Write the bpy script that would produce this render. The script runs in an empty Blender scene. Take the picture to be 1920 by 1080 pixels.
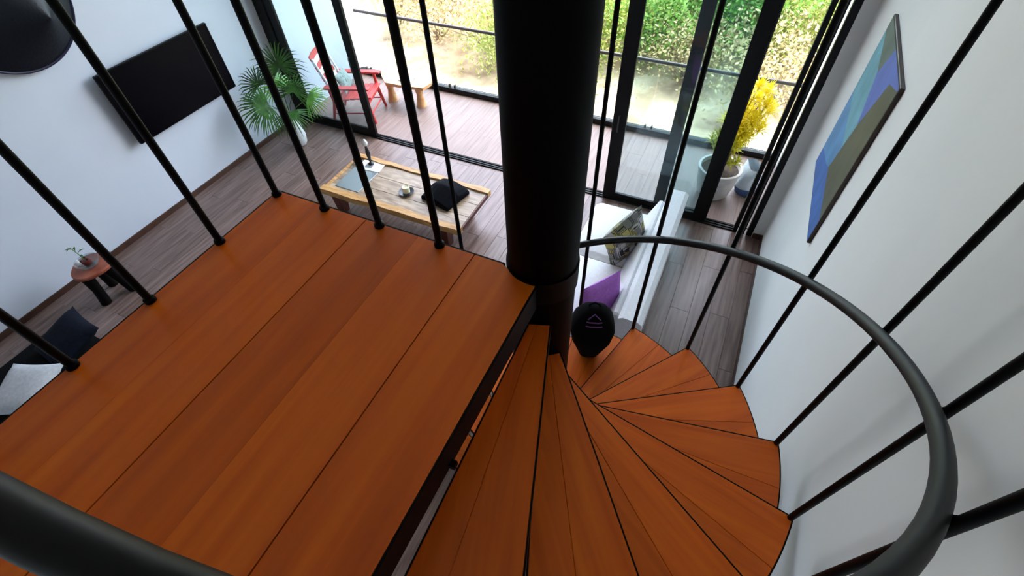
import bpy, math, random
from mathutils import Vector, Matrix
random.seed(7)
C = bpy.context.scene.collection
S = bpy.context.scene
PI = math.pi
H = 4.15                     # camera height above the living room floor

# ------------------------------------------------------------------ camera
def rot_axes(y, p, r):
    f = Vector((math.sin(y)*math.cos(p), math.cos(y)*math.cos(p), -math.sin(p)))
    rt = Vector((math.cos(y), -math.sin(y), 0)); up = rt.cross(f)
    r2 = rt*math.cos(r) + up*math.sin(r); u2 = r2.cross(f)
    return r2, u2, f
r2, u2, f2 = rot_axes(-.4776, .8734, -.0518)
cam = bpy.data.cameras.new('camera'); co = bpy.data.objects.new('camera', cam); C.objects.link(co)
cam.sensor_width = 36; cam.lens = 903/1920*36; cam.clip_start = .01; cam.clip_end = 300
co.matrix_world = Matrix(((r2.x, u2.x, -f2.x, 0), (r2.y, u2.y, -f2.y, 0), (r2.z, u2.z, -f2.z, H), (0, 0, 0, 1)))
S.camera = co

# ------------------------------------------------------------------ sky, sun, exposure
w = bpy.data.worlds.new('sky'); S.world = w; w.use_nodes = True
nt = w.node_tree; bg = nt.nodes['Background']
sky = nt.nodes.new('ShaderNodeTexSky'); sky.sky_type = 'NISHITA'; sky.sun_disc = False
SUN_EL, SUN_AZ = math.radians(74), math.radians(45)      # azimuth from +y towards +x
sky.sun_elevation = SUN_EL; sky.sun_rotation = SUN_AZ; sky.air_density = 1.0; sky.dust_density = 2.0
hsv = nt.nodes.new('ShaderNodeHueSaturation'); hsv.inputs['Saturation'].default_value = .55
nt.links.new(sky.outputs[0], hsv.inputs['Color']); nt.links.new(hsv.outputs[0], bg.inputs[0]); bg.inputs[1].default_value = 1.5
sl = bpy.data.lights.new('sun', 'SUN'); sl.energy = 2.7; sl.angle = .01; sl.color = (1, .95, .86)
so = bpy.data.objects.new('sun', sl); C.objects.link(so)
sd = Vector((math.sin(SUN_AZ)*math.cos(SUN_EL), math.cos(SUN_AZ)*math.cos(SUN_EL), math.sin(SUN_EL)))
so.rotation_euler = sd.to_track_quat('Z', 'Y').to_euler(); so.location = (0, 20, 30)
S.view_settings.view_transform = 'Standard'; S.view_settings.look = 'None'
S.view_settings.gamma = 1; S.view_settings.use_curve_mapping = False
S.view_settings.exposure = .66

# ------------------------------------------------------------------ materials
def lin(c):
    return tuple(((v/255)/12.92 if v/255 <= .04045 else ((v/255+.055)/1.055)**2.4) for v in c) + (1,)
def mat(name, col, rough=.6, metal=0, spec=.5, coat=0):
    m = bpy.data.materials.new(name); m.use_nodes = True
    b = m.node_tree.nodes['Principled BSDF']
    b.inputs['Base Color'].default_value = lin(col); b.inputs['Roughness'].default_value = rough
    b.inputs['Metallic'].default_value = metal; b.inputs['Specular IOR Level'].default_value = spec
    b.inputs['Coat Weight'].default_value = coat
    return m
def noisy(name, cols, scale=(5, 5, 5), rough=.6, detail=6, bump=0, spec=.5, pos=None, rand=0, coord='Object', dist=.3, coat=0):
    """procedural colour from stretched noise; cols = list of sRGB stops"""
    m = mat(name, cols[0], rough, 0, spec, coat); n = m.node_tree.nodes; l = m.node_tree.links
    b = n['Principled BSDF']
    tc = n.new('ShaderNodeTexCoord'); mp = n.new('ShaderNodeMapping'); mp.inputs['Scale'].default_value = scale
    l.new(tc.outputs[coord], mp.inputs[0])
    nz = n.new('ShaderNodeTexNoise'); nz.noise_dimensions = '4D'; nz.inputs['Scale'].default_value = 1; nz.inputs['Detail'].default_value = detail
    nz.inputs['Distortion'].default_value = dist
    l.new(mp.outputs[0], nz.inputs['Vector'])
    oi = n.new('ShaderNodeObjectInfo'); mu = n.new('ShaderNodeMath'); mu.operation = 'MULTIPLY'; mu.inputs[1].default_value = 37
    l.new(oi.outputs['Random'], mu.inputs[0]); l.new(mu.outputs[0], nz.inputs['W'])
    cr = n.new('ShaderNodeValToRGB'); e = cr.color_ramp.elements
    pos = pos or [.3 + .4*i/(len(cols)-1) for i in range(len(cols))]
    e[0].position = pos[0]; e[0].color = lin(cols[0]); e[1].position = pos[-1]; e[1].color = lin(cols[-1])
    for i in range(1, len(cols)-1):
        q = e.new(pos[i]); q.color = lin(cols[i])
    l.new(nz.outputs['Fac'], cr.inputs[0])
    out = cr.outputs[0]
    if rand:
        hs = n.new('ShaderNodeHueSaturation'); mr = n.new('ShaderNodeMapRange')
        mr.inputs['To Min'].default_value = 1-rand; mr.inputs['To Max'].default_value = 1+rand
        l.new(oi.outputs['Random'], mr.inputs['Value']); l.new(mr.outputs[0], hs.inputs['Value'])
        l.new(out, hs.inputs['Color']); out = hs.outputs[0]
    l.new(out, b.inputs['Base Color'])
    if bump:
        bp = n.new('ShaderNodeBump'); bp.inputs['Strength'].default_value = bump; bp.inputs['Distance'].default_value = .01
        l.new(nz.outputs['Fac'], bp.inputs['Height']); l.new(bp.outputs[0], b.inputs['Normal'])
    return m
def glass(name, tint, gloss=.08, haze=0, hazecol=(200, 215, 225)):
    m = bpy.data.materials.new(name); m.use_nodes = True; n = m.node_tree.nodes; l = m.node_tree.links
    n.clear(); o = n.new('ShaderNodeOutputMaterial'); t = n.new('ShaderNodeBsdfTransparent'); t.inputs[0].default_value = lin(tint)
    g = n.new('ShaderNodeBsdfGlossy'); g.inputs['Roughness'].default_value = .02
    lw = n.new('ShaderNodeLayerWeight'); pw_ = n.new('ShaderNodeMath'); pw_.operation = 'POWER'; pw_.inputs[1].default_value = 5; l.new(lw.outputs['Facing'], pw_.inputs[0])
    fr = n.new('ShaderNodeMath'); fr.operation = 'MULTIPLY_ADD'; fr.inputs[1].default_value = .9; fr.inputs[2].default_value = .035; l.new(pw_.outputs[0], fr.inputs[0])
    mx = n.new('ShaderNodeMixShader'); l.new(fr.outputs[0], mx.inputs[0]); l.new(t.outputs[0], mx.inputs[1]); l.new(g.outputs[0], mx.inputs[2])
    last = mx
    if haze:
        d = n.new('ShaderNodeBsdfDiffuse'); d.inputs[0].default_value = lin(hazecol)
        m2 = n.new('ShaderNodeMixShader'); m2.inputs[0].default_value = haze
        l.new(mx.outputs[0], m2.inputs[1]); l.new(d.outputs[0], m2.inputs[2]); last = m2
    l.new(last.outputs[0], o.inputs[0])
    return m
M = {}
M['wood'] = noisy('red_orange_wood', [(174, 66, 2), (204, 90, 5), (220, 108, 12)], (1.3, 22, 8), .36, 7, .02, spec=.36, rand=.08, dist=.4, pos=[.22, .5, .8])
M['wood_y'] = noisy('red_orange_wood_deck', [(168, 66, 2), (204, 90, 5), (224, 112, 12)], (14, .9, 8), .34, 7, .02, spec=.36, rand=.05, dist=.4, pos=[.22, .5, .8])
M['steel'] = noisy('black_painted_steel', [(2, 2, 3), (6, 7, 8)], (9, 9, 9), .5, 5, .05, spec=.10)
M['rail'] = noisy('satin_black_handrail', [(6, 8, 10), (13, 17, 20)], (14, 14, 14), .5, 5, .04, spec=.28)
M['column'] = noisy('black_column_paint', [(0, 0, 0), (3, 3, 3)], (20, 20, 3), .5, 6, .05, spec=.05)
M['wall'] = noisy('white_wall_paint', [(202, 207, 219), (210, 215, 225)], (1.2, 1.2, 1.2), .8, 4, .02)
M['wall_r'] = noisy('white_plaster', [(222, 221, 219), (230, 229, 227)], (1.5, 1.5, .8), .85, 5, .03)
M['white'] = mat('white_paint', (236, 236, 236), .6)
M['floor'] = noisy('mauve_brown_plank', [(88, 66, 57), (116, 94, 86), (136, 114, 107)], (30, 2.2, 5), .33, 6, .04, rand=.10)
M['balcony'] = noisy('balcony_plank', [(120, 100, 94), (146, 124, 118)], (30, 2.2, 5), .5, 6, .03, rand=.04)
M['base'] = noisy('brown_skirting', [(58, 34, 24), (80, 50, 36)], (6, 6, 6), .5, 5)
M['alu'] = mat('black_aluminium', (4, 5, 6), .45, 0, .25)
M['track'] = mat('anodised_track', (60, 62, 64), .35, .5)
M['glassblue'] = glass('tinted_door_glass', (232, 243, 244), haze=.03)
M['glass'] = glass('balustrade_glass', (247, 251, 250), haze=.01)
M['railsteel'] = mat('grey_rail', (88, 84, 82), .4, .4)
M['sofa'] = noisy('white_sofa_fabric', [(226, 224, 226), (238, 236, 238)], (60, 60, 60), .9, 4, .08)
M['purple'] = noisy('purple_fabric', [(160, 92, 180), (178, 110, 198)], (50, 50, 50), .9, 4, .08)
M['navy'] = noisy('navy_fabric', [(8, 11, 20), (18, 23, 38)], (30, 30, 30), .9, 5, .1, spec=.15)
M['blacknavy'] = noisy('black_navy_cloth', [(3, 4, 9), (8, 11, 20)], (30, 30, 30), .9, 5, .1, spec=.1)
M['blackfab'] = noisy('black_fabric', [(2, 2, 3), (6, 6, 8)], (40, 40, 40), .9, 5, .1, spec=.1)
M['greyfab'] = noisy('pale_grey_fabric', [(178, 178, 182), (200, 200, 204)], (40, 40, 40), .9, 5, .08)
M['tablewood'] = noisy('weathered_table_wood', [(120, 98, 78), (160, 138, 114), (198, 176, 148)], (4, 18, 10), .36, 8, .1, rand=.10, dist=.9)
M['edgewood'] = noisy('yellow_table_edge', [(150, 104, 50), (192, 144, 84), (214, 172, 112)], (4, 30, 30), .5, 6, .08, dist=.8)
M['legwood'] = noisy('dark_red_leg', [(62, 22, 14), (96, 38, 24)], (12, 12, 3), .5, 6)
M['redpaint'] = noisy('red_chair_paint', [(176, 44, 44), (200, 62, 58)], (20, 20, 20), .45, 4)
M['whitepaint'] = mat('white_slat_paint', (228, 224, 226), .6)
M['teal'] = noisy('teal_pattern_fabric', [(60, 84, 82), (150, 160, 156), (84, 104, 98)], (22, 22, 22), .9, 3)
M['benchwood'] = noisy('honey_bench_wood', [(190, 134, 84), (222, 176, 126)], (3, 18, 18), .5, 6)
M['bluegrey'] = mat('blue_grey_card', (150, 160, 180), .6)
M['pot'] = noisy('whitewashed_pot', [(190, 184, 180), (214, 210, 206)], (8, 8, 8), .8, 6, .1)
M['soil'] = noisy('soil', [(48, 38, 30), (84, 70, 56)], (30, 30, 30), .95, 6, .4)
M['plastic'] = noisy('pale_plastic_bag', [(186, 204, 216), (216, 228, 234)], (9, 9, 9), .35, 5, .3)
M['bluebag'] = mat('blue_bag_print', (62, 96, 140), .5)
M['black'] = mat('plain_black', (8, 8, 9), .5)
M['leafdark'] = noisy('palm_green', [(24, 62, 16), (58, 112, 32)], (12, 12, 12), .5, 3)
M['leafbright'] = noisy('bright_palm_green', [(78, 140, 44), (112, 170, 66)], (12, 12, 12), .5, 3)
M['yellow'] = noisy('yellow_leaves', [(176, 160, 14), (226, 206, 20), (236, 222, 60)], (14, 14, 14), .5, 3)
M['yellowgreen'] = noisy('yellow_green_leaves', [(122, 128, 28), (186, 178, 40)], (14, 14, 14), .55, 3)
M['twig'] = noisy('twig_bark', [(120, 96, 70), (160, 136, 104)], (9, 9, 4), .85, 5)
M['bark'] = noisy('grey_bark', [(120, 102, 84), (166, 148, 126)], (6, 6, 2), .9, 6, .3)
M['vase'] = mat('white_glazed_vase', (222, 224, 226), .25)
M['screen'] = mat('tv_screen', (1, 1, 6), .25, 0, .08)
M['bezel'] = mat('tv_bezel', (2, 2, 3), .4, 0, .1)
M['disc'] = noisy('dark_woven_disc', [(3, 6, 12), (14, 20, 30), (6, 9, 18)], (3, 40, 40), .42, 6, .3, spec=.3)
M['discrim'] = mat('dark_blue_rim', (18, 14, 52), .5)
M['stoolwood'] = noisy('red_stool_top', [(132, 62, 42), (164, 88, 64)], (9, 9, 9), .45, 5)
M['stooldark'] = mat('dark_stool_leg', (8, 5, 5), .55, 0, .15)
M['clearglass'] = glass('clear_glass', (236, 242, 242), haze=.12)
M['candle'] = mat('cream_candle', (232, 224, 190), .5)
M['dish'] = mat('dark_ceramic_dish', (28, 30, 36), .3)
M['paper'] = mat('white_magazine', (226, 226, 222), .5)
M['print'] = mat('grey_print', (120, 124, 130), .6)
M['silver'] = mat('silvery_grey_tray', (150, 158, 160), .22, .5)
M['redbrown'] = mat('red_brown_ceramic', (96, 34, 26), .45)
M['purplelogo'] = mat('purple_emblem', (112, 70, 128), .6)
M['ground'] = noisy('dry_sunlit_earth', [(100, 80, 60), (168, 148, 122), (216, 204, 182)], (1.3, 1.3, 1.3), .95, 9, .3)
def leafmat(name, a, b):
    m = noisy(name, [a, b], (1.5, 1.5, 1.5), .55, 3)
    n = m.node_tree.nodes; l = m.node_tree.links; o = n['Material Output']; pb = n['Principled BSDF']
    tr = n.new('ShaderNodeBsdfTranslucent'); mx = n.new('ShaderNodeMixShader'); mx.inputs[0].default_value = .4
    src = pb.inputs['Base Color'].links[0].from_socket; l.new(src, tr.inputs[0])
    l.new(pb.outputs[0], mx.inputs[1]); l.new(tr.outputs[0], mx.inputs[2]); l.new(mx.outputs[0], o.inputs[0])
    return m
M['yellow'] = leafmat('yellow_leaves', (226, 206, 20), (250, 234, 50))
M['yellowgreen'] = leafmat('yellow_green_leaves', (150, 158, 34), (206, 200, 50))
M['bush1'] = leafmat('bush_green', (86, 140, 48), (142, 184, 82))
M['bush2'] = leafmat('bush_yellow_green', (122, 142, 58), (178, 188, 100))
M['bush3'] = leafmat('bush_dry', (168, 150, 104), (206, 196, 150))

# ------------------------------------------------------------------ mesh builder
class MB:
    def __init__(s): s.v = []; s.f = []; s.m = []; s.mats = []; s.cur = 0
    def use(s, name):
        if name not in s.mats: s.mats.append(name)
        s.cur = s.mats.index(name); return s
    def add(s, vs, fs):
        b = len(s.v); s.v += [tuple(v) for v in vs]; s.f += [tuple(i+b for i in f) for f in fs]; s.m += [s.cur]*len(fs); return s
    def box(s, x0, x1, y0, y1, z0, z1, bev=0):
        if bev <= 0:
            vs = [(x, y, z) for z in (z0, z1) for y in (y0, y1) for x in (x0, x1)]
            return s.add(vs, [(0, 2, 3, 1), (4, 5, 7, 6), (0, 1, 5, 4), (2, 6, 7, 3), (0, 4, 6, 2), (1, 3, 7, 5)])
        prof = [(x0+bev, y0), (x1-bev, y0), (x1, y0+bev), (x1, y1-bev), (x1-bev, y1), (x0+bev, y1), (x0, y1-bev), (x0, y0+bev)]
        cx, cy = (x0+x1)/2, (y0+y1)/2; kx = 1-2*bev/(x1-x0); ky = 1-2*bev/(y1-y0)
        ins = [(cx+(x-cx)*kx, cy+(y-cy)*ky) for x, y in prof]
        rings = [[(x, y, z0) for x, y in ins], [(x, y, z0+bev) for x, y in prof], [(x, y, z1-bev) for x, y in prof], [(x, y, z1) for x, y in ins]]
        return s.loft(rings)
    def loft(s, rings, cap=True):
        n = len(rings[0]); vs = [p for r in rings for p in r]; fs = []
        for k in range(len(rings)-1):
            for i in range(n):
                j = (i+1) % n; fs.append((k*n+i, k*n+j, (k+1)*n+j, (k+1)*n+i))
        if cap: fs.append(tuple(range(n-1, -1, -1))); fs.append(tuple(range((len(rings)-1)*n, len(rings)*n)))
        return s.add(vs, fs)
    def prism(s, poly, z0, z1):
        return s.loft([[(x, y, z0) for x, y in poly], [(x, y, z1) for x, y in poly]])
    def lathe(s, prof, cx=0, cy=0, n=24, cap=True):
        return s.loft([[(cx+r*math.cos(2*PI*i/n), cy+r*math.sin(2*PI*i/n), z) for i in range(n)] for r, z in prof], cap)
    def tube(s, pts, r, n=10, cap=True):
        pts = [Vector(p) for p in pts]; rs = r if isinstance(r, (list, tuple)) else [r]*len(pts); rings = []; pu = None
        for i, p in enumerate(pts):
            d = (pts[min(i+1, len(pts)-1)]-pts[max(i-1, 0)]).normalized()
            if pu is None: pu = Vector((0, 0, 1)) if abs(d.z) < .9 else Vector((0, 1, 0))
            a = d.cross(pu).normalized(); b = a.cross(d).normalized(); pu = b
            rings.append([tuple(p+(a*math.cos(2*PI*k/n)+b*math.sin(2*PI*k/n))*rs[i]) for k in range(n)])
        return s.loft(rings, cap)
    def xf(s, mtx, start=0):
        s.v[start:] = [tuple(mtx @ Vector(v)) for v in s.v[start:]]; return s
    def mesh(s, name, smooth=False):
        me = bpy.data.meshes.new(name); me.from_pydata(s.v, [], s.f)
        for q in s.mats: me.materials.append(M[q])
        me.polygons.foreach_set('material_index', s.m)
        if smooth: me.polygons.foreach_set('use_smooth', [True]*len(s.f))
        me.update(); return me
    def build(s, name, parent=None, smooth=False, loc=None, mods=None):
        o = bpy.data.objects.new(name, s.mesh(name, smooth)); C.objects.link(o)
        if parent: o.parent = parent
        if loc: o.location = loc
        if smooth and not mods: 
            try: o.data.set_sharp_from_angle(angle=math.radians(40))
            except Exception: pass
        return o
def mb(m): return MB().use(m)
def empty(name, loc=(0, 0, 0), rz=0):
    o = bpy.data.objects.new(name, None); C.objects.link(o); o.location = loc; o.rotation_euler = (0, 0, rz); o.empty_display_size = .1; return o
def tag(o, label, cat, group=None):
    o['label'] = label; o['category'] = cat
    if group: o['group'] = group
    return o
def struct(o): o['kind'] = 'structure'; return o
def copy_tree(o, parent=None):
    c = o.copy(); C.objects.link(c); c.parent = parent
    for ch in list(o.children): copy_tree(ch, c)
    return c

# ------------------------------------------------------------------ room shell
XL, XR, YF, YB, ZC = -6.33, .82, 4.98, -2.6, 5.6
fl = struct(mb('floor').box(XL, XR, YB, YF+.12, -.12, -.012).build('floor'))
pw = .2; cols = int(math.ceil((XR-XL)/pw)); pl = 1.38
pm = {}
for c in range(cols):
    x0 = XL + c*pw; x1 = min(x0+pw, XR); off = (c*.47) % 1.0 * pl
    y = -.55 - off
    while y < YF:
        a, b = max(y, -.55), min(y+pl, YF)
        if b-a > .02:
            key = (round(x1-x0, 3), round(b-a, 3))
            if key not in pm:
                pm[key] = mb('floor').box(.0012, x1-x0-.0012, .0012, b-a-.0012, -.012, 0, .0012).mesh('plank')
            o = bpy.data.objects.new('plank', pm[key]); C.objects.link(o); o.parent = fl; o.location = (x0, a, 0)
        y += pl
q = mb('floor')
for c in range(cols):
    q.box(XL+c*pw+.001, min(XL+(c+1)*pw, XR)-.001, YB, -.551, -.012, 0)
q = q.build('rear_planks', fl); q['kind'] = 'stuff'
struct(mb('wall').box(XL-.2, XL, YB, 6.95, -.3, ZC).build('wall_left'))
struct(mb('wall_r').box(XR, XR+.2, YB, 7.3, -.3, ZC).build('wall_right'))
struct(mb('wall').box(XL-.2, XR+.2, YB-.2, YB, -.3, ZC).build('wall_back'))
struct(mb('white').box(XL-.2, XR+.2, YB-.2, YF+.2, ZC, ZC+.2).build('ceiling'))
WT = 5.0                                   # top of the sliding doors
wf = mb('wall_r'); wf.box(XL, XR, YF, YF+.16, WT, ZC)
wf.box(.705, XR, YF-.02, YF+.16, 0, WT)
struct(wf.build('wall_front'))
struct(mb('base').box(XL, XL+.014, YB, YF, 0, .075, .003).build('baseboard_left'))
struct(mb('base').box(XR-.012, XR, YB, YF-.02, 0, .075, .003).build('baseboard_right'))
struct(mb('base').box(.708, XR-.013, YF-.036, YF-.021, 0, .075, .003).build('baseboard_front'))
struct(mb('white').box(XL-.2, XR+.2, YF+.2, 7.75, ZC, ZC+.2).build('ceiling_balcony'))

# balcony floor with planks
BY0, BY1 = YF+.125, 6.62
bf = struct(mb('balcony').box(XL, XR, BY0, BY1+.1, -.2, -.012).build('floor_balcony'))
bm = {}
for c in range(cols):
    x0 = XL + c*pw; x1 = min(x0+pw, XR); cut = BY0 + (.55 if c % 2 else .98)
    for a, b in ((BY0, cut), (cut, BY1)):
        key = (round(x1-x0, 3), round(b-a, 3))
        if key not in bm: bm[key] = mb('balcony').box(.001, x1-x0-.001, .001, b-a-.001, -.012, 0).mesh('plank')
        o = bpy.data.objects.new('plank', bm[key]); C.objects.link(o); o.parent = bf; o.location = (x0, a, 0)
struct(mb('alu').box(XL, XR, BY1, BY1+.1, -.0, .085, .004).build('trim_1'))

# sliding doors: door_<n> > stile, top_rail, bottom_rail, glass_pane
def sliding(name, x0, x1, y, wl, wr, mglass='glassblue', hb=.115, d=.045):
    e = struct(empty(name, ((x0+x1)/2, y, 0))); cx = (x0+x1)/2
    def L(a): return a-cx
    mb('alu').box(L(x0), L(x0+wl), 0, d, .02, WT-.03, .004).build('stile', e)
    mb('alu').box(L(x1-wr), L(x1), 0, d, .02, WT-.03, .004).build('stile', e)
    mb('alu').box(L(x0+wl), L(x1-wr), .004, d-.004, .02, hb, .003).build('bottom_rail', e)
    mb('alu').box(L(x0+wl), L(x1-wr), .004, d-.004, WT-.11, WT-.03, .003).build('top_rail', e)
    mb(mglass).box(L(x0+wl)-.005, L(x1-wr)+.005, d/2-.004, d/2+.004, hb-.005, WT-.105).build('glass_pane', e)
    return e
d1 = sliding('door_1', -6.14, -4.79, YF+.015, .13, .13, hb=.13)
hd = mb('track').tube([(.585, -.004, 1.02), (.585, -.035, 1.02), (.585, -.035, 1.22), (.585, -.004, 1.22)], .008, 8).build('door_handle', d1, True)
struct(mb('alu').box(-6.33, -6.145, YF, YF+.11, 0, WT, .004).build('trim_2'))
d2 = sliding('door_2', -1.17, .14, YF+.005, .155, .155)
mb('track').tube([(-.58, -.004, 1.0), (-.58, -.035, 1.0), (-.58, -.035, 1.2), (-.58, -.004, 1.2)], .008, 8).build('door_handle', d2, True)
d3 = sliding('door_3', -.52, .15, YF+.062, .13, .10)
# stacked jamb: three black posts with narrow slits between them
for i, (a, b) in enumerate(((.485, .532), (.560, .618), (.642, .704))):
    struct(mb('alu').box(a, b, YF-.01, YF+.06, 0, WT, .003).build('trim_%d' % (3+i)))
struct(mb('alu').box(XL, .704, YF, YF+.11, WT-.03, WT).build('trim_6'))
tr = empty('trim_7', (-2.8, YF+.05, 0)); struct(tr)
for y0, y1 in ((-.05, -.034), (-.012, .004), (.03, .046)):
    mb('alu').box(-3.34, 3.284, y0, y1, 0, .018, .002).build('track_rib', tr)
mb('track').box(-3.34, 3.284, -.052, .05, -.004, .006).build('track_bed', tr)

# balcony balustrade
bal = tag(empty('glass_balustrade', (-2.7, 6.68, 0)), 'clear glass balustrade with grey tubular top rail along the balcony edge', 'railing')
xs = [-6.14, -4.4, -2.66, -1.02, .80]
for a, b in zip(xs, xs[1:]):
    mb('glass').box(a+2.7+.012, b+2.7-.012, -.006, .006, .09, 1.05).build('glass_panel', bal)
mb('railsteel').tube([(-3.44, 0, 1.07), (0, 0, 1.07), (3.5, 0, 1.07)], .024, 14).build('top_rail', bal, True)
for x in xs:
    for dx in (-.05, .05):
        if -6.2 < x+dx < .79:
            mb('railsteel').box(x+2.7+dx-.014, x+2.7+dx+.014, -.02, .02, .085, .13, .003).build('clamp', bal)

# ------------------------------------------------------------------ spiral staircase
CX, CY = -.422, 1.056; RS = .2112; DZ = H-1.2; RO = 1.14; STEP = math.radians(21)
st = tag(empty('spiral_staircase', (CX, CY, 0)), 'black steel spiral staircase with reddish wooden treads, landing deck and thick black column', 'staircase')
def ang(k): return math.radians(-7.5 + 21*(k-4))
def P(x, y, z): return (x-CX, y-CY, z)
mb('column').lathe([(.120, .012), (.120, ZC-.012)], n=48).build('column', st, True)
mb('column').lathe([(.16, .001), (.16, .012), (.13, .02)], n=40).build('column_foot', st, True)
mb('steel').lathe([(.126, DZ-.10), (.126, DZ+.003)], n=40).build('collar', st, True)
# treads: wooden board (convex wedge) in a black steel tray, front edge along the local +x axis, offset .04
OF = .045
def wedge(a0, a1, r1, r0, g=0, n=10):
    """front edge: line with tangential offset OF, outer end at angle asin(OF/r1); back edge nearly radial, 17.6 degrees behind"""
    fo = math.asin(OF/r1); bo = fo - math.radians(17.6) - g; bi = fo - math.radians(19.2) - g
    pts = [(r0*math.cos(bi), r0*math.sin(bi))]
    for i in range(n+1):
        a = bo + (fo-bo)*i/n
        pts.append((r1*math.cos(a), r1*math.sin(a)))
    a = math.asin(OF/r0)
    pts.append((r0*math.cos(a), r0*math.sin(a)))
    return pts
def inset(poly, d):
    n = len(poly); out = []
    for i in range(n):
        p0, p1, p2 = Vector(poly[i-1]), Vector(poly[i]), Vector(poly[(i+1) % n])
        e1 = (p1-p0).normalized(); e2 = (p2-p1).normalized()
        n1 = Vector((-e1.y, e1.x)); n2 = Vector((-e2.y, e2.x)); b = (n1+n2).normalized(); k = d/max(.35, b.dot(n1))
        out.append((p1.x+b.x*k, p1.y+b.y*k))
    return out
def tread_meshes(g):
  outer = wedge(0, 0, RO+.006, .13, g=g)
  inner = inset(outer, .005); inn2 = inset(outer, .02)
  q = MB().use('steel'); q.add(*ring_mesh(outer, inner, -.042, -.001)); q.prism(inn2, -.042, -.034)
  return q.mesh('tray'), board_mesh(clip(inner, math.radians(-10), .018, 1)), board_mesh(clip(inner, math.radians(-10), .018, -1))
def ring_mesh(outp, inp, z0, z1):
    q = MB(); n = len(outp)
    vs = [(x, y, z0) for x, y in outp]+[(x, y, z1) for x, y in outp]+[(x, y, z1) for x, y in inp]+[(x, y, z0) for x, y in inp]; fs = []
    for k in range(4):
        for i in range(n):
            j = (i+1) % n; fs.append((k*n+i, k*n+j, ((k+1) % 4)*n+j, ((k+1) % 4)*n+i))
    return vs, fs
# two boards per tread: split the wedge along its mid line
def clip(poly, a, c, keep):
    """keep side of line through origin-offset: y*cos(a)-x*sin(a) = c"""
    out = []
    def sd_(p): return (p[1]*math.cos(a)-p[0]*math.sin(a)-c)*keep
    for i in range(len(poly)):
        p, q2 = poly[i-1], poly[i]; s0, s1 = sd_(p), sd_(q2)
        if (s0 >= 0) != (s1 >= 0):
            t = s0/(s0-s1); out.append((p[0]+(q2[0]-p[0])*t, p[1]+(q2[1]-p[1])*t))
        if s1 >= 0: out.append(q2)
    return out
def board_mesh(poly, top=0):
    q = mb('wood'); n = len(poly); ip = inset(poly, .002)
    q.loft([[(x, y, -.033) for x, y in poly], [(x, y, top-.0025) for x, y in poly], [(x, y, top) for x, y in ip]])
    return q.mesh('board')
full = tread_meshes(.05); first = tread_meshes(.0)
for k in range(1, 14):
    z = DZ - k*RS; a = ang(k) - math.asin(OF/RO)
    tray_mesh, bm1, bm2 = first if k == 1 else full
    t = bpy.data.objects.new('tread', tray_mesh); C.objects.link(t); t.parent = st; t.location = (0, 0, z); t.rotation_euler = (0, 0, a)
    for me in (bm1, bm2):
        b = bpy.data.objects.new('board', me); C.objects.link(b); b.parent = t
# landing deck
X0, X1, Y0, Y1 = -1.545, -.39, -.64, .985
deck = mb('steel')
for (a, b, c, d) in ((X0, X0+.006, Y0, Y1), (X1-.006, X1, Y0, Y1-.06), (X0, X1, Y0, Y0+.006), (X0, -.53, Y1-.006, Y1)):
    deck.box(a-CX, b-CX, c-CY, d-CY, DZ-.112, DZ-.001)
for y in (Y0+.3, Y0+.62, Y0+.9): deck.box(X0-CX, X1-CX-.006, y-CY, y-CY+.04, DZ-.075, DZ-.035)
deck = deck.build('landing_deck', st)
seams = [-1.538, -1.32, -1.105, -.875, -.645, -.397]
for i in range(5):
    a, b = seams[i]+CX*0, seams[i+1]; wide = .002 if i in (2, 4) else .0001; wide2 = .002 if i in (1, 3) else .0001
    ya, yb = Y0+.007, Y1-.007
    poly = [(a+wide-CX, ya-CY), (b-wide2-CX, ya-CY), (b-wide2-CX, yb-CY), (a+wide-CX, yb-CY)]
    if i == 4:
        poly = [(a+wide-CX, ya-CY), (b-CX, ya-CY)] + [(.128*math.cos(t), .128*math.sin(t)) for t in [math.radians(-79-i2*8) for i2 in range(8)]] + [(-.118, yb-CY), (a+wide-CX, yb-CY)]
    o = mb('wood_y'); ip = inset(poly, .0004)
    o.loft([[(x, y, DZ-.034) for x, y in poly], [(x, y, DZ-.0004) for x, y in poly], [(x, y, DZ) for x, y in ip]])
    o.build('board', deck)
mb('steel').box(-.39-CX, -.374-CX, .33-CY, .35-CY, DZ-.112, DZ-.09).build('side_bracket', st)
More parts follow.
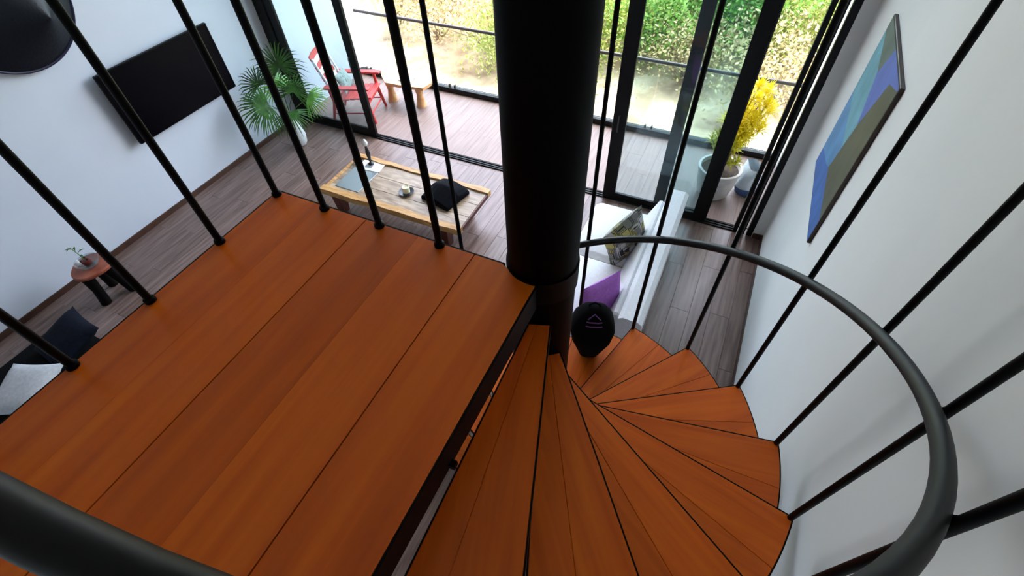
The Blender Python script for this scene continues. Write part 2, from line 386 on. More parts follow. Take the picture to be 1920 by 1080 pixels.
# balusters
def rod(x, y, z0, z1, foot=True):
    r = mb('steel').tube([P(x, y, z0), P(x, y, (z0+z1)/2), P(x, y, z1)], .0125, 12).build('baluster', st, True)
    if foot: mb('steel').lathe([(.019, z0-.001), (.019, z0+.012), (.014, z0+.016)], x-CX, y-CY, 14).build('foot', r, True)
    return r
RAILH = .915
def hz(k): return DZ - RS*k + RAILH
for (x, y) in ((-1.528, .10), (-1.528, .37), (-1.528, .667), (-1.525, .958), (-1.29, .965), (-1.037, .968), (-.78, .968)):
    rod(x, y, DZ, DZ+RAILH-.02)
rod(-1.528, -.17, DZ, DZ+RAILH-.02); rod(-1.528, -.45, DZ, DZ+RAILH-.02)
for k in range(1, 12):
    a = ang(k); x, y = CX+(RO+.0)*math.cos(a), CY+RO*math.sin(a); z0 = DZ-k*RS
    a2 = a - .008
    x, y = CX+(RO-.006)*math.cos(a2), CY+(RO-.006)*math.sin(a2)
    top = ZC-.01 if 3 <= k <= 11 else (hz(k)-.05 if k < 3 else DZ-.14)
    r = rod(x, y, z0-.03, top, foot=False)
    if k <= 10:
        hx, hy = CX+1.10*math.cos(a), CY+1.10*math.sin(a)
        zz = hz(k)
        mb('steel').tube([P(x, y, zz+.035), P(x*.5+hx*.5, y*.5+hy*.5, zz-.01), P(hx, hy, zz-.02)], .006, 8).build('bracket', r, True)
# handrail: helix round the treads, then level round the landing deck
pts = []
k = 10.3
while k > .15:
    a = ang(k); sm = max(0, min(1, 1.6-k)); rr_ = 1.10+.028*sm; pts.append(P(CX+rr_*math.cos(a), CY+rr_*math.sin(a), hz(k)-.034*sm)); k -= .15
pts.append(P(-.56, -.085, DZ+RAILH-.04)); pts.append(P(-.75, -.15, DZ+RAILH-.02)); pts.append(P(-1.1, -.36, DZ+RAILH))
for p in ((-1.42, -.54), (-1.50, -.57), (-1.528, -.50), (-1.528, .2), (-1.528, .88), (-1.50, .955), (-1.4, .968), (-.9, .968), (-.545, .968)): pts.append(P(p[0], p[1], DZ+RAILH))
mb('rail').tube(pts, .0212, 18).build('handrail', st, True)

# ------------------------------------------------------------------ soft shapes
def cushion(name, w, h, t, m, n=14, flop=.0, pipe=None):
    """pillow in local XZ-plane standing on its lower edge, thickness along Y"""
    q = MB().use(m); vs = []; fs = []
    def prof(u): return max(0, 1-abs(u)**3.2)**.55
    idx = {}
    for side in (1, -1):
        for i in range(n+1):
            for j in range(n+1):
                u = -1+2*i/n; v = -1+2*j/n
                edge = abs(u) == 1 or abs(v) == 1
                if edge and side == -1: idx[(side, i, j)] = idx[(1, i, j)]; continue
                th = t/2*prof(u)*prof(v)
                pin = .94 + .06*max(abs(u), abs(v))**2 if not edge else 1
                cu = 1 - .07*(1-v*v) * abs(u)**2; cv = 1 - .07*(1-u*u)*abs(v)**2
                idx[(side, i, j)] = len(vs); vs.append((u*w/2*cu, side*th + random.uniform(-1, 1)*flop, v*h/2*cv))
        for i in range(n):
            for j in range(n):
                f = (idx[(side, i, j)], idx[(side, i+1, j)], idx[(side, i+1, j+1)], idx[(side, i, j+1)])
                fs.append(f if side == -1 else f[::-1])
    q.add(vs, fs)
    return q

# ------------------------------------------------------------------ white sofa
sf = tag(empty('sofa', (-.6, 3.45, 0)), 'white upholstered sofa with low seat standing near the glass doors', 'sofa')
def SB(x0, x1, y0, y1, z0, z1, b): return mb('sofa').box(x0+.6, x1+.6, y0-3.45, y1-3.45, z0, z1, b)
SB(-1.04, -.13, 2.58, 4.42, .10, .28, .02).build('base', sf)
for y0, y1 in ((2.60, 3.50), (3.51, 4.40)): SB(-1.08, -.36, y0, y1, .28, .44, .045).build('seat_cushion', sf, True)
bk = mb('sofa'); ys = (2.56, 4.43)
prof = [(-.36, .28), (-.12, .05), (-.11, .78), (-.15, .81), (-.28, .81), (-.32, .78)]
bk.loft([[(x+.6, y-3.45, z) for x, z in prof] for y in ys]); bk.build('backrest', sf)
bc = mb('sofa'); bc.loft([[(x+.6, y-3.45, z) for x, z in ((-.50+o, .44), (-.325, .44), (-.325, .74-o), (-.345, .76-o), (-.375, .75-o))] for y, o in ((2.62, .02), (2.64, 0), (4.26, 0), (4.28, .02))]); bc.build('back_cushion', sf)
for x, y in ((-.98, 2.66), (-.98, 4.34), (-.2, 2.66), (-.2, 4.34)):
    mb('steel').lathe([(.018, 0), (.024, .1)], x+.6, y-3.45, 12).build('leg', sf, True)
# patterned fabric
def pattern_mat():
    m = mat('patterned_cushion', (150, 150, 140), .85); n = m.node_tree.nodes; l = m.node_tree.links; b = n['Principled BSDF']
    tc = n.new('ShaderNodeTexCoord'); vo = n.new('ShaderNodeTexVoronoi'); vo.distance = 'CHEBYCHEV'; vo.inputs['Scale'].default_value = 10
    l.new(tc.outputs['Object'], vo.inputs['Vector'])
    cr = n.new('ShaderNodeValToRGB'); cr.color_ramp.interpolation = 'CONSTANT'; e = cr.color_ramp.elements
    e[0].position = 0; e[0].color = lin((178, 176, 168)); e[1].position = .45; e[1].color = lin((126, 124, 92))
    for p, c in ((.16, (176, 162, 84)), (.28, (128, 128, 118)), (.60, (176, 168, 96)), (.70, (188, 188, 184))): q = e.new(p); q.color = lin(c)
    sp = n.new('ShaderNodeSeparateColor'); l.new(vo.outputs['Color'], sp.inputs[0]); l.new(sp.outputs[0], cr.inputs[0])
    r2_ = n.new('ShaderNodeValToRGB'); r2_.color_ramp.interpolation = 'CONSTANT'; e = r2_.color_ramp.elements
    e[0].position = 0; e[0].color = (0, 0, 0, 1); e[1].position = .40; e[1].color = (1, 1, 1, 1)
    for p, c in ((.47, 0), (.54, .6)): q = e.new(p); q.color = (c, c, c, 1)
    l.new(vo.outputs['Distance'], r2_.inputs[0])
    mx = n.new('ShaderNodeMix'); mx.data_type = 'RGBA'; l.new(r2_.outputs[0], mx.inputs[0]); l.new(cr.outputs[0], mx.inputs[6]); mx.inputs[7].default_value = lin((34, 32, 38))
    l.new(mx.outputs[2], b.inputs['Base Color']); return m
M['pattern'] = pattern_mat()
def place_cushion(m, w, h, t, loc, rx, ry, rz, name, label):
    q = cushion(name, w, h, t, m); o = q.build(name, None, True); o.location = loc
    o.rotation_euler = (Matrix.Rotation(rz, 3, 'Z') @ Matrix.Rotation(rx, 3, 'X') @ Matrix.Rotation(ry, 3, 'Y')).to_euler()
    tag(o, label, 'cushion'); return o
place_cushion('pattern', .53, .53, .17, (-.56, 3.66, .67), math.radians(-4), math.radians(-18), math.radians(60), 'patterned_cushion', 'olive, grey and black patterned cushion leaning on the white sofa back')
place_cushion('purple', .49, .49, .14, (-.53, 2.76, .68), math.radians(-12), math.radians(8), math.radians(63), 'purple_cushion', 'plain purple cushion leaning on the white sofa behind the black bag')

# ------------------------------------------------------------------ black bag standing on a lower tread
zt = DZ-9*RS
bgp = tag(empty('bag', (-.405, 1.975, zt), .35), 'black bag with small purple emblem standing on a lower tread beside the column', 'bag')
rings = []
for z, a, b, dy in ((.0, .055, .05, 0), (.02, .07, .065, 0), (.12, .10, .095, .0), (.24, .14, .125, .0), (.34, .155, .125, .0), (.42, .135, .10, .01), (.49, .085, .065, .02), (.515, .035, .03, .025)):
    rings.append([(a*math.copysign(abs(math.cos(t))**.6, math.cos(t)), dy + b*math.copysign(abs(math.sin(t))**.6, math.sin(t)), z) for t in [2*PI*i/20 for i in range(20)]])
mb('blackfab').loft(rings).build('body', bgp, True)
mb('blackfab').tube([(-.04, .03, .49), (-.03, .035, .53), (0, .035, .545), (.03, .035, .53), (.04, .03, .49)], .007, 8).build('top_handle', bgp, True)
mb('blackfab').tube([(-.13, .0, .34), (-.17, .03, .32), (-.18, .04, .25)], .012, 8).build('strap', bgp, True)
em = mb('purplelogo')
def sy(x, z): # front-top surface of the bag
    zs_ = [(.34, -.127), (.42, -.092), (.49, -.047), (.515, -.008)]
    for (z0, y0), (z1, y1) in zip(zs_, zs_[1:]):
        if z <= z1: return y0+(y1-y0)*(z-z0)/(z1-z0)
    return 0
for z0, hw in ((.43, .055), (.455, .052)):
    em.tube([(-hw, sy(0, z0)+.006, z0), (-hw*.5, sy(0, z0)-.002, z0+.004), (0, sy(0, z0)-.003, z0+.006), (hw*.5, sy(0, z0)-.002, z0+.004), (hw, sy(0, z0)+.006, z0)], .0045, 6)
em.tube([(-.042, sy(0, .472)+.004, .472), (0, sy(0, .500)-.002, .502), (.042, sy(0, .472)+.004, .472)], .0045, 6)
em.build('emblem', bgp, True)

# ------------------------------------------------------------------ coffee table
ct = tag(empty('coffee_table', (-3.32, 3.70, 0)), 'long rustic wooden coffee table with pale raised edges before the glass doors', 'table')
def T(x): return x+3.32
def U(y): return y-3.70
for i, (y0, y1) in enumerate(((3.37, 3.558), (3.56, 3.788), (3.79, 4.02))):
    mb('tablewood').box(T(-4.27), T(-2.36), U(y0+.0008), U(y1-.0008), .365, .405, .002).build('board', ct)
er = mb('edgewood')
def wavy(y0, y1, seed):
    random.seed(seed); r = []
    for i in range(15):
        x = -4.33+i*(1.99)/14; d = random.uniform(-.010, .010); e = random.uniform(-.006, .006)
        r.append([(T(x), U(y0)+d, .345), (T(x), U(y1)+e, .345), (T(x), U(y1)+e, .425+e), (T(x), U(y0)+d, .425+e)])
    return mb('edgewood').loft(r)
wavy(3.285, 3.37, 3).build('edge_rail', ct); wavy(4.02, 4.09, 5).build('edge_rail', ct)
mb('legwood').box(T(-2.36), T(-2.34), U(3.37), U(4.02), .35, .403, .003).build('end_cap', ct)
mb('edgewood').box(T(-4.32), T(-4.27), U(3.37), U(4.02), .35, .41, .004).build('end_rail', ct)
for x, y in ((-4.2, 3.42), (-2.62, 3.42), (-4.2, 3.96), (-2.62, 3.96)):
    q = mb('legwood'); q.loft([[(T(x)+a*s, U(y)+b*s, z) for a, b in ((-1, -1), (1, -1), (1, 1), (-1, 1))] for z, s in ((0, .05), (.365, .07))]); q.build('leg', ct)
ZT = .405
tg = tag(mb('silver').box(-.18, .18, -.24, .24, 0, .006, .002).build('tray', None, False, (-4.02, 3.66, ZT)), 'flat silvery grey plate lying on the left end of the coffee table', 'tray')
bk_ = empty('magazine', (-4.0, 4.02-.09, ZT), .12); tag(bk_, 'white magazine lying at the far left corner of the coffee table', 'magazine')
mb('paper').box(-.16, .16, -.10, .10, 0, .012, .002).build('pages', bk_)
mb('print').box(-.08, .02, -.05, .04, .012, .0135).build('cover_print', bk_)
# figurine on the magazine
fg = tag(empty('figurine', (-4.03, 3.96, ZT+.0135)), 'slim dark and white figurine standing on the magazine on the coffee table', 'figurine')
mb('black').lathe([(.035, 0), (.035, .012), (.012, .03), (.022, .10), (.030, .17), (.018, .24), (.012, .27)], n=14).build('body', fg, True)
mb('vase').lathe([(.012, .27), (.030, .29), (.034, .32), (.022, .35), (.006, .365)], n=14).build('head', fg, True)
bb = tag(mb('redbrown').lathe([(.02, 0), (.045, .02), (.05, .05), (.03, .075), (.012, .08)], n=16).build('small_pot', None, True, (-4.23, 3.93, ZT+.004)), 'small red-brown round pot beside the magazine on the coffee table', 'pot')
ca = tag(empty('candle_dish', (-3.28, 3.655, ZT)), 'dark round dish carrying a candle in the middle of the coffee table', 'dish')
mb('dish').lathe([(.05, 0), (.085, .008), (.095, .022), (.09, .022), (.06, .012)], n=24).build('dish', ca, True)
cd = tag(empty('candle', (-3.28, 3.655, ZT+.012)), 'short cream candle standing on the dark dish on the coffee table', 'candle')
mb('candle').lathe([(.045, 0), (.047, .07), (.040, .078), (.03, .070)], n=20).build('wax', cd, True)
mb('black').tube([(0, 0, .068), (.002, 0, .085)], .002, 6).build('wick', cd)
# folded black bag on the table
q = mb('blacknavy'); rings = []
for i in range(9):
    u = i/8; hh = .12*math.sin(PI*min(1, max(0, .08+u*.84)))**.6+.02; 
    rings.append([(-.22+u*.44, -.21, .0), (-.22+u*.44, .21, 0), (-.22+u*.44, .20, hh*.75), (-.22+u*.44, .02, hh*1.15), (-.22+u*.44, -.20, hh*.55)])
q.loft(rings)
lb = tag(q.build('folded_bag', None, False, (-2.80, 3.78, ZT)), 'navy black folded cloth bag lying on the right end of the coffee table', 'bag')
lb.rotation_euler = (0, 0, math.radians(-12))
bv = lb.modifiers.new('b', 'BEVEL'); bv.width = .02; bv.segments = 3

# ------------------------------------------------------------------ television, wall disc, painting
tv = tag(empty('television', (XL+.004, 3.37, 1.39)), 'large flat black television mounted on the left wall', 'television')
mb('bezel').box(.07, .115, -.76, .74, -.40, .42, .006).build('case', tv)
mb('screen').box(.1152, .1165, -.745, .725, -.385, .405).build('screen', tv)
mb('steel').box(0, .07, -.2, .2, -.15, .15, .005).build('wall_bracket', tv)
tv.rotation_euler = (0, 0, 0)
# conical dark disc on the left wall
dc = tag(empty('wall_disc', (XL, 2.31, 2.646)), 'large round conical dark woven ornament hanging on the left wall above the television', 'ornament')
q = mb('disc'); n = 72; vs = []; rr = [(.0, .34), (.10, .29), (.30, .185), (.50, .10), (.60, .055)]
for r, h in rr:
    for i in range(n):
        t = 2*PI*i/n; wv = .006*math.sin(i*PI)*(r > 0); k = 1+.01*math.sin(i*2.7)
        ak = (1-r/.60)**1.0; vs.append((h, r*math.cos(t)+.20*ak, r*math.sin(t)-.18*ak))
fs = [(a*n+i, a*n+(i+1) % n, (a+1)*n+(i+1) % n, (a+1)*n+i) for a in range(len(rr)-1) for i in range(n)]
q.add(vs, fs); q.build('cone', dc, True)
q = MB().use('discrim'); q.add([(.055+.012*math.cos(j*PI/3), (.605+.012*math.sin(j*PI/3))*math.cos(2*PI*i/n), (.605+.012*math.sin(j*PI/3))*math.sin(2*PI*i/n)) for i in range(n) for j in range(6)],
      [(i*6+j, i*6+(j+1) % 6, ((i+1) % n)*6+(j+1) % 6, ((i+1) % n)*6+j) for i in range(n) for j in range(6)])
q.build('rim', dc, True)
q = mb('black'); q.add([(a, r*math.cos(2*PI*i/n), r*math.sin(2*PI*i/n)) for a, r in ((0.001, .40), (.05, .60)) for i in range(n)], [(i, (i+1) % n, n+(i+1) % n, n+i) for i in range(n)]+[tuple(range(n))])
q.build('backing', dc)

pt = tag(empty('painting', (XR-.001, 3.635, 2.21)), 'tall abstract painting in teal, blue and olive hanging on the right wall', 'painting')
for nm, c in (('p_teal', (104, 160, 178)), ('p_sky', (86, 140, 190)), ('p_blue', (62, 104, 176)), ('p_violet', (84, 104, 184)), ('p_olive', (84, 84, 66)), ('p_grey', (92, 104, 100)), ('p_deep', (30, 50, 74))):
    M[nm] = noisy(nm[2:]+'_paint', [tuple(int(v*.9) for v in c), tuple(min(255, int(v*1.08)) for v in c)], (7, 7, 4), .6, 5, .1)
M['frame'] = mat('brown_frame', (44, 24, 16), .5)
hw, hh = .53, .58   # half size along y (far = +), along z
mb('frame').box(-.024, 0, -hw, hw, -hh, hh, .003).build('frame', pt)
q = MB()
def reg(mn, pts_):   # u 0..1 from near to far, v 0..1 from bottom to top
    q.use(mn); q.add([(-.0252, (-hw+.012)+(2*hw-.024)*u, (-hh+.012)+(2*hh-.024)*v) for u, v in pts_], [tuple(range(len(pts_)-1, -1, -1))])
reg('p_olive', [(0, .17), (.52, .24), (.40, .60), (.22, .93), (0, .985)])
reg('p_violet', [(0, .985), (.22, .93), (.40, .60), (.62, .82), (.50, 1), (0, 1)])
reg('p_teal', [(.62, .82), (.40, .60), (.46, .42), (1, .55), (1, .93)])
reg('p_grey', [(.50, 1), (.62, .82), (1, .93), (1, 1)])
reg('p_sky', [(.46, .42), (.52, .24), (.62, .2), (1, .33), (1, .55)])
reg('p_blue', [(0, .17), (0, 0), (1, 0), (1, .12), (.62, .2), (.52, .24)])
reg('p_sky', [(1, .12), (1, .33), (.62, .2)])
q.build('canvas', pt)

# ------------------------------------------------------------------ stool with bowl on the left
so_ = tag(empty('stool', (-5.76, 1.22, 0), .3), 'small stool with reddish round top and dark legs against the left wall', 'stool')
q = mb('stoolwood'); q.loft([[(r*(1+.05*math.sin(3*t))*math.cos(t), r*(1+.05*math.sin(3*t))*math.sin(t), z) for t in [2*PI*i/28 for i in range(28)]] for r, z in ((.19, .41), (.205, .42), (.205, .445), (.195, .455))]); q.build('seat', so_, True)
for i in range(3):
    t = 2*PI*i/3+.4; c, s_ = math.cos(t), math.sin(t)
    mb('stooldark').tube([(.12*c, .12*s_, .412), (.135*c, .135*s_, .2), (.17*c, .17*s_, .0)], [.065, .05, .055], 10).build('leg', so_, True)
bo = tag(mb('clearglass').lathe([(.05, 0), (.095, .02), (.115, .06), (.118, .075), (.112, .073), (.09, .025), (.045, .007)], n=28).build('glass_bowl', None, True, (-5.76, 1.22, .455)), 'shallow clear glass bowl standing on the small red stool', 'bowl')
pl_ = tag(empty('potted_sprig', (-5.765, 1.215, .463)), 'small red pot with a thin flowering sprig in the glass bowl on the stool', 'plant')
mb('redbrown').lathe([(.03, 0), (.042, .03), (.045, .07), (.036, .075)], n=18).build('pot', pl_, True)
mb('leafdark').tube([(0, 0, .07), (-.01, .0, .16), (-.02, -.01, .26)], .004, 6).build('stem', pl_, True)
for i in range(5):
    t = i*1.3; q = mb('leafdark'); c, s_ = math.cos(t), math.sin(t); z = .14+.03*i
    q.add([(-.01, 0, z), (-.01+.04*c-.012*s_, .04*s_+.012*c, z+.02), (-.01+.08*c, .08*s_, z+.01), (-.01+.04*c+.012*s_, .04*s_-.012*c, z+.02)], [(0, 1, 2, 3)])
    q.build('leaf', pl_)
for i in range(3):
    t = i*2.1+.4
    mb('black').lathe([(.002, 0), (.012, .006), (.010, .016), (.002, .02)], .035*math.cos(t), .035*math.sin(t), 10).build('pebble', pl_, True, (0, 0, .075))

# ------------------------------------------------------------------ dark daybed beneath the landing, with cushions
db = tag(empty('daybed', (-4.75, -.35, 0)), 'low black daybed under the left side of the landing', 'sofa')
mb('blackfab').box(-.72, .75, -1.2, 1.0, .06, .24, .02).build('base', db)
mb('blackfab').box(-.70, .73, -1.18, .98, .24, .40, .05).build('mattress', db, True)
for x in (-.64, .67):
    for y in (-1.12, .92): mb('steel').box(x-.02, x+.02, y-.02, y+.02, 0, .06).build('leg', db)
place_cushion('navy', .50, .50, .17, (-5.00, .47, .50), math.radians(-72), 0, math.radians(-8), 'dark_cushion', 'dark navy cushion at the far end of the black daybed')
place_cushion('greyfab', .48, .48, .15, (-4.83, -.02, .49), math.radians(-80), math.radians(0), math.radians(25), 'pale_cushion', 'pale grey cushion lying on the black daybed behind the navy cushion')

# ------------------------------------------------------------------ palm in the corner
def fan(q, base, hub, normal, up, L, n, spread, wd=.010, droop=.5, seed=0):
    rnd = random.Random(seed); hub = Vector(hub); nrm = Vector(normal).normalized(); up = Vector(up).normalized(); up = (up - nrm*up.dot(nrm)).normalized(); side = up.cross(nrm)
    for i in range(n):
        a = -spread/2+spread*i/(n-1) + rnd.uniform(-.03, .03); d = up*math.cos(a)+side*math.sin(a); ll = L*(.80+.2*math.cos(a*.6))*rnd.uniform(.88, 1.08)
        t = d.cross(nrm).normalized()*wd
        p1 = hub + d*ll*.35+nrm*.015; p2 = hub+d*ll*.75 + Vector((0, 0, -droop*ll*.15)); p3 = hub+d*ll + Vector((0, 0, -droop*ll*.5))
        q.add([hub-t*.3, hub+t*.3, p1-t, p1+t, p2-t*.8, p2+t*.8, p3], [(0, 1, 3, 2), (2, 3, 5, 4), (4, 5, 6)])
pa = tag(empty('potted_palm', (-5.80, 4.42, 0)), 'green fan palm in a slim white vase in the corner by the glass door', 'plant')
mb('vase').lathe([(.075, 0), (.10, .04), (.115, .16), (.10, .30), (.075, .38), (.085, .41), (.075, .41), (.066, .38)], n=28).build('vase', pa, True)
mb('soil').lathe([(.066, .375), (.001, .38)], n=20).build('soil', pa)
fr = [((-.02, .16, 1.12), (.55, -.75, .2), (0, .1, 1), .40, 30, 5.0, 'leafdark'),
      ((.02, -.34, .80), (.6, -.3, .7), (-.3, -.7, .4), .42, 24, 3.8, 'leafdark'),
      ((.12, .12, .80), (.5, -.6, .6), (.2, .2, .9), .34, 24, 4.4, 'leafdark'),
      ((-.05, -.22, .74), (.7, -.2, .5), (.2, -.9, .3), .40, 22, 3.4, 'leafdark'),
      ((.30, .16, .72), (.1, -.5, .8), (1, .1, .1), .34, 18, 2.4, 'leafbright'),
      ((.18, -.12, .62), (.3, -.3, .9), (.8, -.6, .1), .34, 20, 3.0, 'leafdark'),
      ((-.20, -.12, .95), (.4, -.8, .3), (-.5, 0, .8), .34, 20, 3.6, 'leafdark'),
      ((-.10, .05, .86), (.8, -.2, .4), (0, -.2, 1), .32, 24, 4.4, 'leafbright')]
for i, (hb_, nr, up, L, n_, sp, mm) in enumerate(fr):
    q = mb(mm); q.tube([(0, 0, .37), (hb_[0]*.35, hb_[1]*.35, .37+(hb_[2]-.37)*.6), hb_], [.006, .005, .004], 6)
    fan(q, None, hb_, nr, up, L, n_, sp, seed=i); q.build('frond', pa)

# ------------------------------------------------------------------ balcony: red armchair, wooden bench, yellow plant, bag
ch = tag(empty('armchair', (-5.445, 5.49, 0), math.radians(18)), 'red wooden armchair with red and white back on the balcony', 'chair')
# local +x = forward
for s_ in (-1, 1):
    mb('redpaint').tube([(.33, .27*s_, 0), (.27, .26*s_, .30), (.25, .27*s_, .56)], [.020, .030, .024], 10).build('leg', ch, True)
    mb('redpaint').tube([(-.38, .25*s_, 0), (-.27, .25*s_, .34), (-.30, .25*s_, .56)], [.020, .028, .022], 10).build('leg', ch, True)
    mb('redpaint').box(-.36, .36, .27*s_-.05, .27*s_+.05, .56, .588, .006).build('armrest', ch)
    mb('redpaint').tube([(-.30, .25*s_, .14), (.30, .25*s_, .16)], .011, 8).build('stretcher', ch, True)
mb('redpaint').tube([(.30, -.26, .16), (.30, .26, .16)], .011, 8).build('stretcher', ch, True)
for i in range(6):
    x = -.20+i*.092
    mb('redpaint').box(x, x+.08, -.24, .24, .345+.010*i, .367+.010*i, .004).build('seat_slat', ch)
mb('redpaint').box(.262, .285, -.25, .25, .30, .39, .004).build('seat_rail', ch)
mb('redpaint').box(-.27, -.245, -.25, .25, .26, .36, .004).build('seat_rail', ch)
for s_ in (-1, 1):
    mb('whitepaint').tube([(-.22, .22*s_, .36), (-.42, .22*s_, .98)], .016, 8).build('back_post', ch, True)
for i in range(8):
    z = .44+i*.075; x = -.25-(z-.36)*.32; q = mb('whitepaint' if i % 2 == 0 else 'redpaint'); nn = 9
    r_ = []
    for j in range(nn):
        y = -.21+.42*j/(nn-1); dz = .035*math.cos(y/.21*PI/2); r_.append([(x-.008, y, z-.032+dz), (x+.010, y, z-.032+dz), (x-.012, y, z+.034+dz), (x-.030, y, z+.034+dz)])
    q.loft(r_).build('back_slat', ch)
q = cushion('seat_pad', .34, .30, .10, 'teal'); q.xf(Matrix.Translation((-.13, 0, .56)) @ Matrix.Rotation(math.radians(-22), 4, 'Y') @ Matrix.Rotation(PI/2, 4, 'Z'))
o = q.build('balcony_cushion', None, True); o.location = (-5.445, 5.49, 0); o.rotation_euler = (0, 0, math.radians(18)); tag(o, 'small teal patterned cushion on the red balcony armchair', 'cushion')
be = tag(empty('bench', (-4.93, 6.08, 0), math.radians(2)), 'low honey-coloured wooden bench beside the red armchair on the balcony', 'bench')
q = mb('benchwood'); prof = [(-.50, .16), (-.30, .22), (.1, .21), (.44, .16), (.50, .02), (.45, -.16), (.0, -.20), (-.22, -.20), (-.44, .02)]
q.prism(prof[::-1], .36, .405); q.build('seat_slab', be)
for x in (-.28, .28):
    q = mb('benchwood').lathe([(.085, 0), (.07, .08), (.05, .2), (.085, .36)], x, -.02, 14); q.build('leg', be, True)
tag(mb('bluegrey').box(-.11, .11, -.08, .08, 0, .012, .002).build('book', None, False, (-4.86, 6.08, .405)), 'small blue-grey book lying on the wooden balcony bench', 'book')

def rosette(q, c, d, L, n, rnd, wd=.010, open_=1.1):
    c = Vector(c); d = Vector(d).normalized(); a = d.orthogonal().normalized(); b = d.cross(a)
    for i in range(n):
        t = 2.4*i; k = open_*(i/n)**.5+.12; v = (a*math.cos(t)+b*math.sin(t))*math.sin(k)+d*math.cos(k); ll = L*rnd.uniform(.75, 1.1)
        s_ = v.cross(d).normalized()*wd; p0 = c + d*(-.05*i/n); p1 = p0+v*ll*.5+Vector((0, 0, .01)); p2 = p0+v*ll+Vector((0, 0, -.25*ll*math.sin(k)))
        q.add([p0-s_*.4, p0+s_*.4, p1+s_, p1-s_, p2], [(0, 1, 2, 3), (3, 2, 4)])
yp = tag(empty('potted_shrub', (.12, 5.62, 0)), 'tall bright yellow leafy shrub in a round whitewashed pot on the balcony', 'plant')
mb('pot').lathe([(.16, 0), (.20, .05), (.235, .22), (.25, .36), (.265, .37), (.265, .42), (.235, .42), (.225, .36)], n=36, cap=False).build('pot', yp, True)
mb('soil').lathe([(.228, .37), (.1, .385), (.001, .39)], n=28).build('soil', yp, True)
rnd = random.Random(4)
stems = [(.10, .05, 1.45), (.20, .12, 1.38), (.24, -.02, 1.30), (.02, .10, 1.32), (.14, .22, 1.25), (.30, .10, 1.18), (-.06, 0, 1.1), (.16, -.10, 1.12), (.05, .2, 1.05), (-.10, .12, .95), (.26, .02, .98), (.10, -.04, .92), (-.14, -.06, .85), (.02, -.12, .8), (.2, .16, .8), (-.2, .05, .72), (.08, .02, .68), (-.05, -.1, .58), (.15, -.12, .6)]
for i, (dx, dy, zz_) in enumerate(stems):
    top = (dx, dy, zz_); mid = (dx*.3+rnd.uniform(-.03, .03), dy*.3, .38+(zz_-.38)*.5)
    s_ = mb('twig').tube([(dx*.12, dy*.12, .38), mid, top], [.009, .007, .004], 6).build('stem', yp, True)
    col = 'yellow' if zz_ > .9 else 'yellowgreen'
    q = mb(col)
    dirv = (dx*.5, dy*.5, .9)
    rosette(q, top, dirv, .17 if zz_ > .9 else .14, 38 if zz_ > .9 else 20, rnd)
    for kk in (.84, .70, .58):
        if zz_*kk > .45 or True:
            c = Vector(mid).lerp(Vector(top), (kk-.4)/.6)
            rosette(q, c, (rnd.uniform(-1, 1), rnd.uniform(-1, 1), .5), (.10 if zz_ < 1 else .14), (9 if zz_ < 1 else 16), rnd, open_=1.4)
    q.build('leaf_cluster', s_)
pb = tag(empty('plastic_bag', (.50, 5.80, 0), .5), 'pale blue and white plastic bag standing open beside the yellow shrub pot', 'bag')
rings = []
rnd = random.Random(9)
for z, a, b in ((0, .09, .10), (.03, .13, .12), (.12, .145, .13), (.22, .135, .13), (.30, .12, .15), (.37, .085, .17), (.42, .07, .16)):
    rings.append([((a*(1+rnd.uniform(-.10, .10)))*math.cos(t), (b*(1+rnd.uniform(-.10, .10)))*math.sin(t), z*(1+.05*math.sin(3*t))) for t in [2*PI*i/18 for i in range(18)]])
mb('plastic').loft(rings, cap=False).build('body', pb, True)
mb('bluebag').loft([[(x*1.03, y*1.03, z) for x, y, z in r] for r in rings[:3]], cap=False).build('blue_print', pb, True)
mb('black').lathe([(.001, .33), (.045, .34), (.05, .30), (.001, .27)], 0, 0, 12, False).build('dark_interior', pb, True)  # black form standing in for the dark inside of the open bag

# ------------------------------------------------------------------ outside: dry ground and bushes
def gz(x, y):
    return -.75 + max(0, y-9.5)*.16 + .10*math.sin(x*.7)*math.sin(y*.6)
N = 60; vs = []; fs = []
for i in range(N+1):
    for j in range(N+1):
        x = -32+60*i/N; y = 6.9+45*(j/N)**1.4; vs.append((x, y, gz(x, y)))
for i in range(N):
    for j in range(N):
        a = i*(N+1)+j; fs.append((a, a+N+1, a+N+2, a+1))
g = MB().use('ground'); g.add(vs, fs); g = g.build('ground', None, True); struct(g)
def bush_mesh(seed, n, R_, Hh, mm, leaf=.07):
    rnd = random.Random(seed); q = mb(mm); cl = [(rnd.gauss(0, R_*.45), rnd.gauss(0, R_*.45), Hh*rnd.uniform(.25, .95)) for _ in range(26)]
    for i in range(n):
        c = rnd.choice(cl); r = R_*.34
        p = Vector((c[0]+rnd.gauss(0, r), c[1]+rnd.gauss(0, r), max(.05, c[2]+rnd.gauss(0, r*.8))))
        d = Vector((rnd.gauss(0, 1), rnd.gauss(0, 1), rnd.gauss(.2, .8))).normalized(); s_ = d.orthogonal().normalized()
        s_ = (Matrix.Rotation(rnd.uniform(0, 6.28), 3, d) @ s_)*leaf*.32; d = d*leaf*rnd.uniform(.7, 1.5)
        q.add([p, p+d*.5+s_, p+d, p+d*.5-s_], [(0, 1, 2, 3)])
    return q.mesh('foliage'), cl
def branch_mesh(cl, seed, r=.03):
    rnd = random.Random(seed); q = mb('bark')
    for c in cl[:14]:
        q.tube([(0, 0, -.1), (c[0]*.3+rnd.uniform(-.1, .1), c[1]*.3, c[2]*.45), (c[0], c[1], c[2])], [r, r*.6, r*.25], 6)
    return q.mesh('branches')
kinds = []
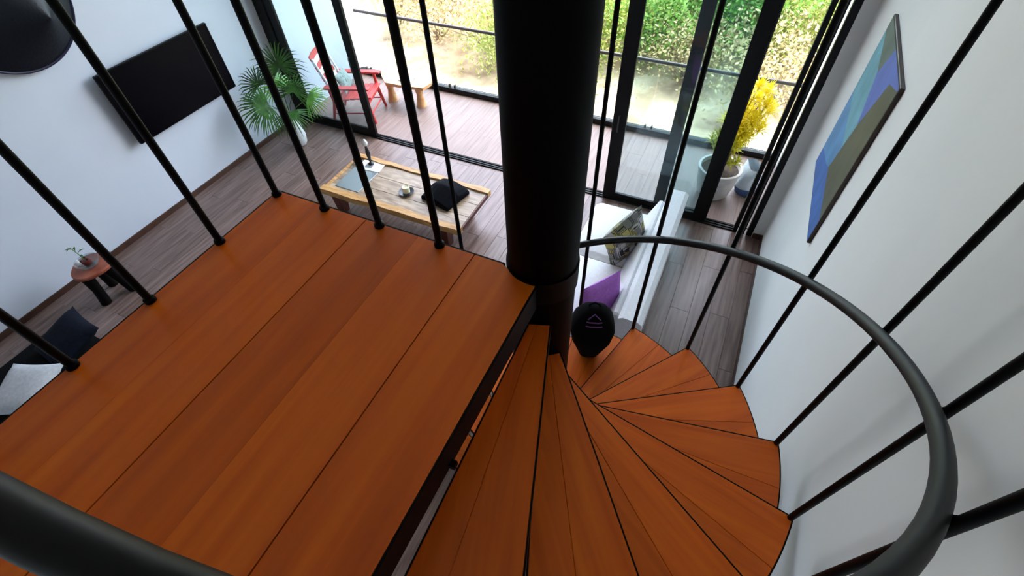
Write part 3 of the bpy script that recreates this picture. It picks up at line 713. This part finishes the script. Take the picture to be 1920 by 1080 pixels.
for s, (n, R_, Hh, mm) in enumerate(((9000, .95, 1.7, 'bush1'), (5200, 1.0, 1.6, 'bush2'), (2600, .9, 1.2, 'bush3'), (11000, 1.2, 3.0, 'bush1'))):
    fm, cl = bush_mesh(s+1, n, R_, Hh, mm); kinds.append((fm, branch_mesh(cl, s+20)))
rnd = random.Random(12)
names = ['dense green leafy bush', 'pale yellow-green bush', 'dry tan low shrub', 'tall green leafy tree']
gr_ = ['green bushes beyond the balcony', 'yellow-green bushes beyond the balcony', 'dry shrubs beyond the balcony', 'tall trees beyond the balcony']
ordn = ['leftmost', 'second from the left', 'third from the left', 'fourth from the left', 'fifth from the left', 'sixth from the left', 'seventh from the left', 'eighth from the left', 'ninth from the left', 'tenth from the left', 'eleventh from the left', 'twelfth from the left', 'thirteenth from the left']
spots = sorted([(-3.9, 8.7, 1), (-2.9, 9.6, 1), (-5.2, 9.7, 2), (-6.7, 9.9, 2), (-8.0, 10.2, 2), (-7.4, 11.6, 1), (-1.9, 10.9, 0), (-.6, 11.2, 0), (.9, 11.0, 1), (2.2, 11.2, 1), (-3.4, 11.4, 1), (-5.0, 11.0, 2), (-6.6, 12.0, 2),
                   (-8.4, 11.5, 2), (-10.0, 12.6, 1), (-.2, 13.0, 3), (-2.2, 13.3, 3), (1.8, 13.2, 1), (3.6, 13.0, 3), (-4.6, 13.4, 1), (-7.0, 14.2, 2), (-9.2, 14.8, 1), (-12, 14.5, 3), (4.8, 15.5, 0),
                   (2.6, 15.6, 3), (.3, 15.6, 0), (-2.0, 15.8, 0), (-4.4, 16, 3), (-6.8, 17, 0), (-11, 17.5, 0), (-14.5, 15.5, 3), (-1.0, 9.9, 2), (.6, 9.6, 2), (1.9, 9.4, 2)], key=lambda p: p[0]/p[1])
for (x, y, kd) in spots:
    same = [p for p in spots if p[2] == kd]; lab = names[kd]+' beyond the balcony, '+ordn[same.index((x, y, kd))]+''
    fm, bmh = kinds[kd]
    e = empty('tree' if kd == 3 else 'bush', (x, y, gz(x, y)), rnd.uniform(0, 6.28)); sc = rnd.uniform(.85, 1.15); e.scale = (sc, sc, sc)
    tag(e, lab, 'tree' if kd == 3 else 'bush', gr_[kd])
    for nm, me in (('foliage', fm), ('branches', bmh)):
        o = bpy.data.objects.new(nm, me); C.objects.link(o); o.parent = e
